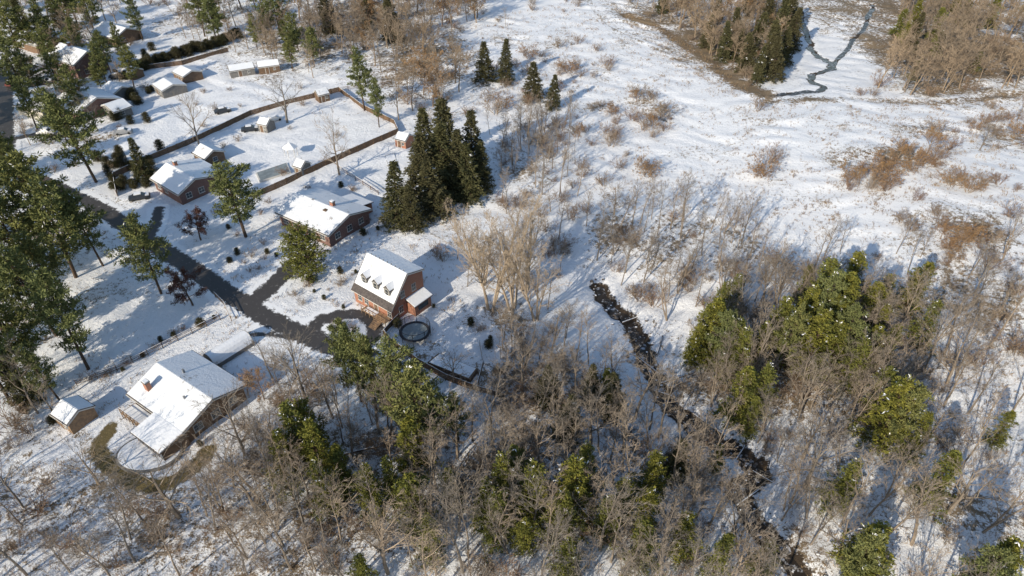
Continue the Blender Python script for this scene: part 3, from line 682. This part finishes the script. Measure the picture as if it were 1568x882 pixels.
house("brick_cape_house", (545,462), (602,495), 8.0, [(0,3.0),(4.3,8.0),(8.0,6.9)], M_BRICK, over=.3,
      wins=[('F',1.5,1.1,.9,1.3),('F',3.2,1.1,.9,1.3),('F',Lc-1.2,1.1,.9,1.3),('R',2.2,1.0,.9,1.3),('R',2.9,3.9,.85,1.3),('R',5.6,3.9,.85,1.3),('B',2,4.2,.9,1.2),('B',5,4.2,.9,1.2),('B',8,4.2,.9,1.2),('L',3,3.9,.8,1.2),('L',5.5,3.9,.8,1.2)],
      door=Lc*.55, extra=cape_extra)
def ranch_extra(e, L, D):
    g = MB(); g.box(L*.45, D+.01, -.4, L*.85, D+3.2, 2.3, 0); g.prism([(L*.45-.3, D+.45, 2.95),(L*.85+.3, D+.45, 2.95),(L*.85+.3, D+3.5, 2.35),(L*.45-.3, D+3.5, 2.35)], (0,0,.12), 1)
    g.prism([(L*.45-.25, D+.5, 3.08),(L*.85+.25, D+.5, 3.08),(L*.85+.25, D+3.45, 2.48),(L*.45-.25, D+3.45, 2.48)], (0,0,.14), 2)
    g.obj("rear_porch", [M_BRICK, M_SHINGLE, M_SNOW], e)
    v = MB(); v.box(L*.3, D*.5-.25, 4.5, L*.3+.5, D*.5+.25, 5.0, 0); v.box(L*.62, D*.36, 4.3, L*.62+.9, D*.36+.7, 4.75, 1); v.obj("roof_vents", [M_METAL, M_WOOD], e)
house("brick_ranch_house", (432,345), (507,379), 11.2, [(0,3.1),(5.6,4.7),(11.2,3.1)], M_BRICKD, over=.6,
      wins=[('F',1.8,1.0,1.4,1.2),('F',4.6,1.0,1.4,1.2),('F',9.5,.9,2.2,1.4),('F',12.6,1.0,1.2,1.2),('R',2.2,1.0,1.2,1.2),('R',5.5,1.0,1.2,1.2),('R',8.8,1.0,1.2,1.2)], door=7, chim=(9.5,6.4,3.8,5.6), extra=ranch_extra)
def ll_extra(e, L, D):
    g = MB()
    x0, x1 = L*.52, L+.3
    g.box(x0, -4.0, -.5, x1, -.01, 2.3, 0)
    g.prism([(x0-.3,-4.4,2.3),(x1+.3,-4.4,2.3),(x1+.3,-.42,2.85),(x0-.3,-.42,2.85)], (0,0,.12), 1)
    g.prism([(x0-.22,-4.3,2.44),(x1+.22,-4.3,2.44),(x1+.22,-.45,2.98),(x0-.22,-.45,2.98)], (0,0,.16), 2)
    for x in np.arange(x0+.4, x1-.8, 1.25): g.box(x, -4.06, .6, x+.95, -3.98, 1.9, 3)
    g.obj("sun_room", [M_TANSID, M_SHINGLE, M_SNOW, M_GLASS], e)
    k = MB(); k.box(0, -2.6, .9, x0-.05, -.01, 1.02, 0)
    for x in np.arange(0, x0, .9): k.box(x, -2.6, -.4, x+.09, -2.5, 1.95, 0)
    k.box(0, -2.62, 1.9, x0-.05, -2.5, 1.97, 0); k.box(.2, -2.4, 1.025, x0-.4, -.3, 1.1, 1)
    k.obj("wooden_deck", [M_WOODL, M_SNOW], e)
    v = MB(); v.box(L*.35, D*.6, 4.3, L*.35+.3, D*.6+.3, 5.3, 0); v.box(L*.7, D*.3, 4.0, L*.7+.3, D*.3+.3, 4.7, 0); v.obj("roof_vents", [M_METAL], e)
house("brown_split_level_house", (212,622), (290,678), 10.2, [(0,3.0),(5.1,4.7),(10.2,3.1)], M_TANSID, over=.6,
      wins=[('F',1.5,1.3,1.4,1.3),('F',4,1.3,1.4,1.3),('R',2,1.1,1.3,1.2),('R',5,1.1,1.3,1.2),('R',8,1.1,1.3,1.2),('L',3,1.1,1.2,1.2)], chim=(2.2,1.6,3.2,5.2), extra=ll_extra)
house("siding_house", (240,290), (280,314), 11.5, [(0,2.9),(4.2,4.7),(11.5,2.8)], M_BRICKD, over=.5, wins=[('F',2,1,1.2,1.2),('F',5,1,1.2,1.2),('R',2,1,1.2,1.2),('R',5,1,1.2,1.2),('R',9,1,1.2,1.2)], chim=(2,5,4,5.6))
house("garage", (300,248), (318,258), 5, [(0,2.4),(2.5,3.6),(5,2.4)], M_TANSID, over=.3, wins=[('R',2.5,1,1,.9)])
house("brick_house", (88,172), (125,189), 12, [(0,3),(6,5.2),(12,3)], M_BRICKD, over=.5, wins=[('F',2,1,1.2,1.2),('F',5,1,1.2,1.2),('R',3,1,1.2,1.2),('R',8,1,1.2,1.2)], chim=(4,6,4.6,6.4))
house("brick_house", (83,108), (122,122), 10, [(0,4.6),(5,7),(10,4.6)], M_BRICKD, over=.5, wins=[('F',2,1,1.2,1.2),('F',5,1,1.2,1.2),('F',2,3.2,1.2,1),('F',6,3.2,1.2,1),('R',3,1,1.2,1.2),('R',7,3.2,1.2,1.0)], chim=(5,5,6,8))
house("siding_house", (30,175), (70,185), 8, [(0,2.8),(4,4.3),(8,2.8)], M_SIDING, wins=[('F',3,1,1.2,1.2)])
house("siding_house", (160,150), (178,158), 6, [(0,2.6),(3,3.8),(6,2.6)], M_GREYSID, wins=[('F',2,1,1,1)])
house("siding_house", (30,75), (62,84), 9, [(0,2.8),(4.5,4.6),(9,2.8)], M_TANSID, wins=[('F',3,1,1.2,1.2),('R',3,1,1.2,1.2)])
house("siding_house", (145,62), (180,72), 10, [(0,2.8),(5,4.8),(10,2.8)], M_TANSID, wins=[('F',3,1,1.2,1.2),('R',3,1,1.2,1.2)])
house("siding_house", (180,185), (205,176), 7, [(0,2.5),(3.5,3.6),(7,2.5)], M_GREYSID, wins=[('F',2,1,1,1)])
def shed(name, p1, p2, D, wall, h=2.2, r=3.2, door=True):
    a, L, _ = frame(p1, p2)
    return house(name, p1, p2, D, [(0,h),(D/2,r),(D,h)], wall, over=.2, wins=[('F',L*.75,1,.6,.6)] if L > 2.4 else (), door=L*.4 if door else None)
shed("garden_shed", (88,648), (112,664), 4.0, M_WOODL)
shed("garden_shed", (238,142), (252,152), 7, M_GREYSID)
shed("garden_shed", (268,122), (284,130), 6, M_TANSID)
shed("garden_shed", (355,122), (392,116), 4, M_GREYSID)
shed("garden_shed", (398,116), (430,112), 4, M_WOOD)
shed("garden_shed", (606,226), (622,230), 3.6, M_BRICK)
shed("garden_shed", (397,203), (411,206), 3.2, M_GREYSID)
shed("garden_shed", (490,160), (506,156), 3, M_WOOD)
shed("garden_shed", (452,268), (464,272), 3, M_GREYSID)
shed("garden_shed", (190,120), (205,124), 4, M_WOOD)

a = G(352, 540); e = empty("arched_shelter", (*a, hz(*a)), math.radians(-38))
mb = MB(); prof = [(1.7*math.cos(t), 0, 2.2*math.sin(t)) for t in np.linspace(0, math.pi, 11)]
for (x0, _, z0), (x1, _, z1) in zip(prof[:-1], prof[1:]): mb.poly([(x0,-3.6,z0),(x1,-3.6,z1),(x1,3.6,z1),(x0,3.6,z0)], 0 if z0+z1 > 1.4 else 1)
mb.poly([(x,3.55,z) for x, _, z in prof], 1); mb.poly([(x,-3.55,z) for x, _, z in prof], 1)
mb.obj("canopy", [M_SNOW, M_GREYSID], e, True)
mb = MB()
for y in (-3.65, 3.65):
    for (x0, _, z0), (x1, _, z1) in zip(prof[:-1], prof[1:]): mb.tube(V(x0*1.01,y,z0*1.01), V(x1*1.01,y,z1*1.01), .05, .05, 4)
mb.obj("hoops", [M_METAL], e)

c = G(636, 514); e = empty("trampoline", (*c, hz(*c)), 0)
def ring(mb, r, z, rad, m=0, n=40, seg=5):
    P = [V(r*math.cos(6.2832*k/n), r*math.sin(6.2832*k/n), z) for k in range(n+1)]
    for a_, b_ in zip(P[:-1], P[1:]): mb.tube(a_, b_, rad, rad, seg, m)
mb = MB(); mb.poly([(2.15*math.cos(6.2832*k/40), 2.15*math.sin(6.2832*k/40), .85) for k in range(40)]); mb.obj("jumping_mat", [M_TARP], e)
mb = MB()
for k in range(40):
    t0, t1 = 6.2832*k/40, 6.2832*(k+1)/40
    mb.poly([(2.15*math.cos(t0),2.15*math.sin(t0),.86),(2.6*math.cos(t0),2.6*math.sin(t0),.9),(2.6*math.cos(t1),2.6*math.sin(t1),.9),(2.15*math.cos(t1),2.15*math.sin(t1),.86)])
mb.obj("spring_pad", [M_BLACK], e)
mb = MB(); ring(mb, 2.62, .88, .06); ring(mb, 2.62, 2.3, .05)
for k in range(8):
    t = 6.2832*k/8; mb.tube(V(2.66*math.cos(t), 2.66*math.sin(t), -.1), V(2.66*math.cos(t), 2.66*math.sin(t), 2.35), .05, .05, 5)
mb.obj("frame_and_poles", [M_BLACK], e)
mb = MB()
for k in range(60):
    t = 6.2832*k/60; mb.tube(V(2.6*math.cos(t), 2.6*math.sin(t), .9), V(2.6*math.cos(t), 2.6*math.sin(t), 2.3), .008, .008, 3)
for z in (1.35, 1.8): ring(mb, 2.6, z, .008, 0, 40, 3)
mb.obj("safety_net", [M_BLACK], e)

def slab_obj(name, pts, z0, z1, m_edge, m_top, inset=.4):
    P = GL(pts); c = (sum(p[0] for p in P)/len(P), sum(p[1] for p in P)/len(P)); e = empty(name, (*c, hz(*c)), 0)
    Q = [(p[0]-c[0], p[1]-c[1]) for p in P]
    mb = MB(); mb.prism([(x, y, z0) for x, y in Q], (0, 0, z1-z0)); mb.obj("edge", [m_edge], e)
    mb = MB(); k = 1-inset/max(2, abs(Q[0][0])+abs(Q[0][1])); mb.prism([(x*k, y*k, z1+.003) for x, y in Q], (0, 0, .06)); mb.obj("cover", [m_top], e)
slab_obj("covered_swimming_pool", [(392,268),(440,252),(446,266),(398,281)], -.2, .35, M_WHITE, M_TARP)
slab_obj("covered_raised_pool", [(655,562),(672,548),(732,572),(720,588)], -.3, 1.0, M_WOOD, M_SNOW)
slab_obj("garden_patio", [(590,240),(604,236),(612,262),(598,268)], -.2, .12, M_GREYSID, M_SNOW)
cc = G(230, 694); e = empty("round_garden_pool", (*cc, hz(*cc)), 0)
mb = MB(); mb.prism([(4.6*math.cos(6.2832*k/36), 3.4*math.sin(6.2832*k/36), -.4) for k in range(36)], (0, 0, .75)); mb.obj("stone_rim", [M_GREYSID], e)
mb = MB(); mb.prism([(4.3*math.cos(6.2832*k/36), 3.1*math.sin(6.2832*k/36), .353) for k in range(36)], (0, 0, .06)); mb.obj("snow_cover", [M_SNOW], e)
c = G(447, 240); e = empty("gazebo", (*c, hz(*c)), .3); mb = MB()
for k in range(6):
    t = 1.0472*k; mb.tube(V(1.5*math.cos(t), 1.5*math.sin(t), -.1), V(1.5*math.cos(t), 1.5*math.sin(t), 2.3), .07, .07, 4)
mb.obj("posts", [M_WHITE], e); mb = MB()
for k in range(6):
    t, t1 = 1.0472*k, 1.0472*(k+1); mb.poly([(1.9*math.cos(t),1.9*math.sin(t),2.3),(1.9*math.cos(t1),1.9*math.sin(t1),2.3),(0,0,3.6)])
mb.obj("roof", [M_SNOW], e)

# ------------------------------------------------------------------ fences
def fence(name, pts, h=1.7, mat=M_WOOD, style='board'):
    P = [Vector(p) for p in GL(pts)]; mb = MB()
    for a_, b_ in zip(P[:-1], P[1:]):
        d = b_-a_; L = d.length; d /= L; n = Vector((-d.y, d.x)); k = max(1, int(L/2.4))
        for i in range(k+1):
            q = a_+d*(L*i/k); z = hz(q.x, q.y); mb.tube(V(q.x, q.y, z-.3), V(q.x, q.y, z+h+.1), .07, .07, 4)
        for i in range(k):
            q = a_+d*(L*i/k); r = a_+d*(L*(i+1)/k); z = hz(q.x, q.y); z2 = hz(r.x, r.y)
            if style == 'board':
                nb = 10
                for j in range(nb):
                    s = q.lerp(r, (j+.04)/nb); t = q.lerp(r, (j+.96)/nb); hh = h+R.uniform(-.05, .03)
                    o = n*.03
                    mb.prism([(s.x+o.x, s.y+o.y, z-.05), (t.x+o.x, t.y+o.y, z-.05), (t.x+o.x, t.y+o.y, z+hh), (s.x+o.x, s.y+o.y, z+hh)], (n.x*.03, n.y*.03, 0))
                mb.tube(V(q.x+n.x*.05, q.y+n.y*.05, z+h+.03), V(r.x+n.x*.05, r.y+n.y*.05, z2+h+.03), .045, .045, 4, 1)
            else:
                for zz in (.45, .85, 1.2): mb.tube(V(q.x, q.y, z+zz), V(r.x, r.y, z2+zz), .06, .06, 4)
                mb.tube(V(q.x, q.y, z+1.28), V(r.x, r.y, z2+1.28), .04, .04, 4, 1)
    mb.obj(name, [mat, M_SNOW])
fence("wooden_fence", [(588,514),(600,528),(640,558),(682,582),(730,600),(772,612)], 1.3)
fence("wooden_fence", [(588,514),(600,500),(612,488)], 1.1)
fence("wooden_fence", [(730,600),(740,560),(735,530)], 1.2, M_WOOD, 'rail')
fence("wooden_fence", [(388,306),(440,283),(500,255),(560,228),(610,206)], 1.5)
fence("wooden_fence", [(175,272),(230,246),(300,218),(385,178),(440,162),(520,142)], 1.4)
fence("wooden_fence", [(520,142),(555,168),(604,192),(610,206)], 1.3)
fence("wooden_fence", [(520,142),(600,130)], 1.3, M_WOOD, 'rail')
fence("wooden_fence", [(118,590),(180,568),(250,533),(338,490)], 1.3, M_WOOD, 'rail')
fence("wooden_fence", [(215,108),(280,100),(350,80)], 1.4)
fence("wooden_fence", [(175,272),(180,300)], 1.5)
fence("wooden_fence", [(520,262),(545,278),(580,300)], 1.2, M_WOOD, 'rail')
fence("wooden_fence", [(330,455),(345,470),(355,492)], 1.2, M_WOOD, 'rail')

# ------------------------------------------------------------------ cars
def car(u, v, rot, paint):
    c = G(u, v); e = empty("parked_car", (*c, hz(*c)+.04), rot)
    mb = MB(); prof = [(-2.2,.35),(-2.2,.85),(-1.9,.95),(-1.5,1.0),(-1.0,1.42),(.55,1.45),(1.15,1.0),(2.0,.88),(2.2,.7),(2.2,.35)]
    n = len(prof)
    def wid(z): return .86 if z < 1.05 else .68
    Lv = [(x, -wid(z), z) for x, z in prof]; Rv = [(x, wid(z), z) for x, z in prof]
    mb.poly(Lv); mb.poly(Rv[::-1])
    for i in range(n):
        j = (i+1) % n; mb.poly([Lv[i], Rv[i], Rv[j], Lv[j]])
    mb.obj("body", [paint], e)
    mb = MB()
    for s in (-1, 1):
        mb.poly([(-1.35,s*.80,1.06),(.98,s*.80,1.06),(.5,s*.705,1.36),(-.95,s*.705,1.36)])
    mb.poly([(1.1,-.66,1.055),(1.1,.66,1.055),(.62,.6,1.41),(.62,-.6,1.41)])
    mb.obj("windows", [M_GLASS], e)
    mb = MB()
    mb.prism([(-.95,-.62,1.46),(.5,-.62,1.48),(.5,.62,1.48),(-.95,.62,1.46)], (0,0,.14)); mb.prism([(1.25,-.75,1.02),(2.0,-.72,.92),(2.0,.72,.92),(1.25,.75,1.02)], (0,0,.1))
    mb.obj("snow_cover", [M_SNOW], e)
    mb = MB()
    for x in (-1.35, 1.35):
        for s in (-1, 1): 
            mb.tube(V(x, s*.68, .33), V(x, s*.9, .33), .33, .33, 14); mb.poly([(x+.33*math.cos(6.2832*k/14), s*.9, .33+.33*math.sin(6.2832*k/14)) for k in range(14)])
    mb.obj("wheels", [M_TYRE], e)
car(342,174,.5,M_CARS[0]); car(384,202,.3,M_CARS[0]); car(420,188,.9,M_CARS[3]); car(215,305,.4,M_CARS[0]); car(170,158,.8,M_CARS[3]); car(180,120,.2,M_CARS[0]); car(60,150,.2,M_CARS[3]); car(20,130,1.5,M_CARS[1])
car(100,208,.1,M_CARS[0]); car(72,205,.1,M_CARS[3]); car(70,128,.1,M_CARS[0]); car(200,148,.9,M_CARS[0]); car(190,205,.3,M_CARS[2]); car(150,168,.8,M_CARS[3])

for u, v, rot, L in ((1040,580,.4,7),(990,560,2.2,6),(1130,700,.9,8),(1180,740,2.4,7),(1010,530,1.2,5),(560,690,.3,6),(1340,640,2.0,7),(970,490,.5,5),(1000,600,2.7,6),(1150,760,.6,6),(1080,650,2.3,6)):
    x, y = GT(u, v); mb = MB(); z = hz(x, y); d = V(math.cos(rot), math.sin(rot), 0)
    mb.tube(V(0,0,.25)-d*L/2, V(0,0,.2)+d*L/2, .2, .1, 7, 0); mb.tube(V(0,0,.3), V(.3,.8,.9), .05, .02, 4, 0); mb.tube(V(0,0,.38)-d*L/2, V(0,0,.3)+d*L*.4, .12, .05, 5, 1)
    mb.obj("fallen_log", [M_BARKD, M_SNOW], loc=(x, y, z+.1))

# ------------------------------------------------------------------ light, sky, camera
EL = math.radians(25); sx, sy = .60, .80
sun = bpy.data.lights.new("sun", 'SUN'); sun.energy = 5.0; sun.angle = math.radians(.5); sun.color = (1.0, .88, .69)
so = bpy.data.objects.new("sun", sun); scene.collection.objects.link(so)
so.rotation_euler = Vector((sx*math.cos(EL), sy*math.cos(EL), -math.sin(EL))).to_track_quat('-Z', 'Y').to_euler()
w = bpy.data.worlds.new("World"); scene.world = w; w.use_nodes = True
sky = w.node_tree.nodes.new('ShaderNodeTexSky'); sky.sky_type = 'NISHITA'; sky.sun_disc = False
sky.sun_elevation = EL; sky.sun_rotation = math.atan2(-sx, -sy) % (2*math.pi)
sky.ozone_density = 1.8; sky.dust_density = .6; sky.air_density = 1.3
bg = w.node_tree.nodes['Background']; bg.inputs['Strength'].default_value = .15
w.node_tree.links.new(sky.outputs[0], bg.inputs['Color'])
cam = bpy.data.cameras.new("camera"); co = bpy.data.objects.new("camera", cam); scene.collection.objects.link(co)
co.location = (0, 0, H); co.rotation_euler = (math.pi/2-PITCH, 0, 0)
cam.sensor_width = 36; cam.lens = 36*F/1568; cam.clip_end = 5000; cam.clip_start = .5
scene.camera = co
scene.view_settings.view_transform = 'Standard'; scene.view_settings.look = 'None'; scene.view_settings.exposure = 0
print("OBJECTS", len(bpy.data.objects))
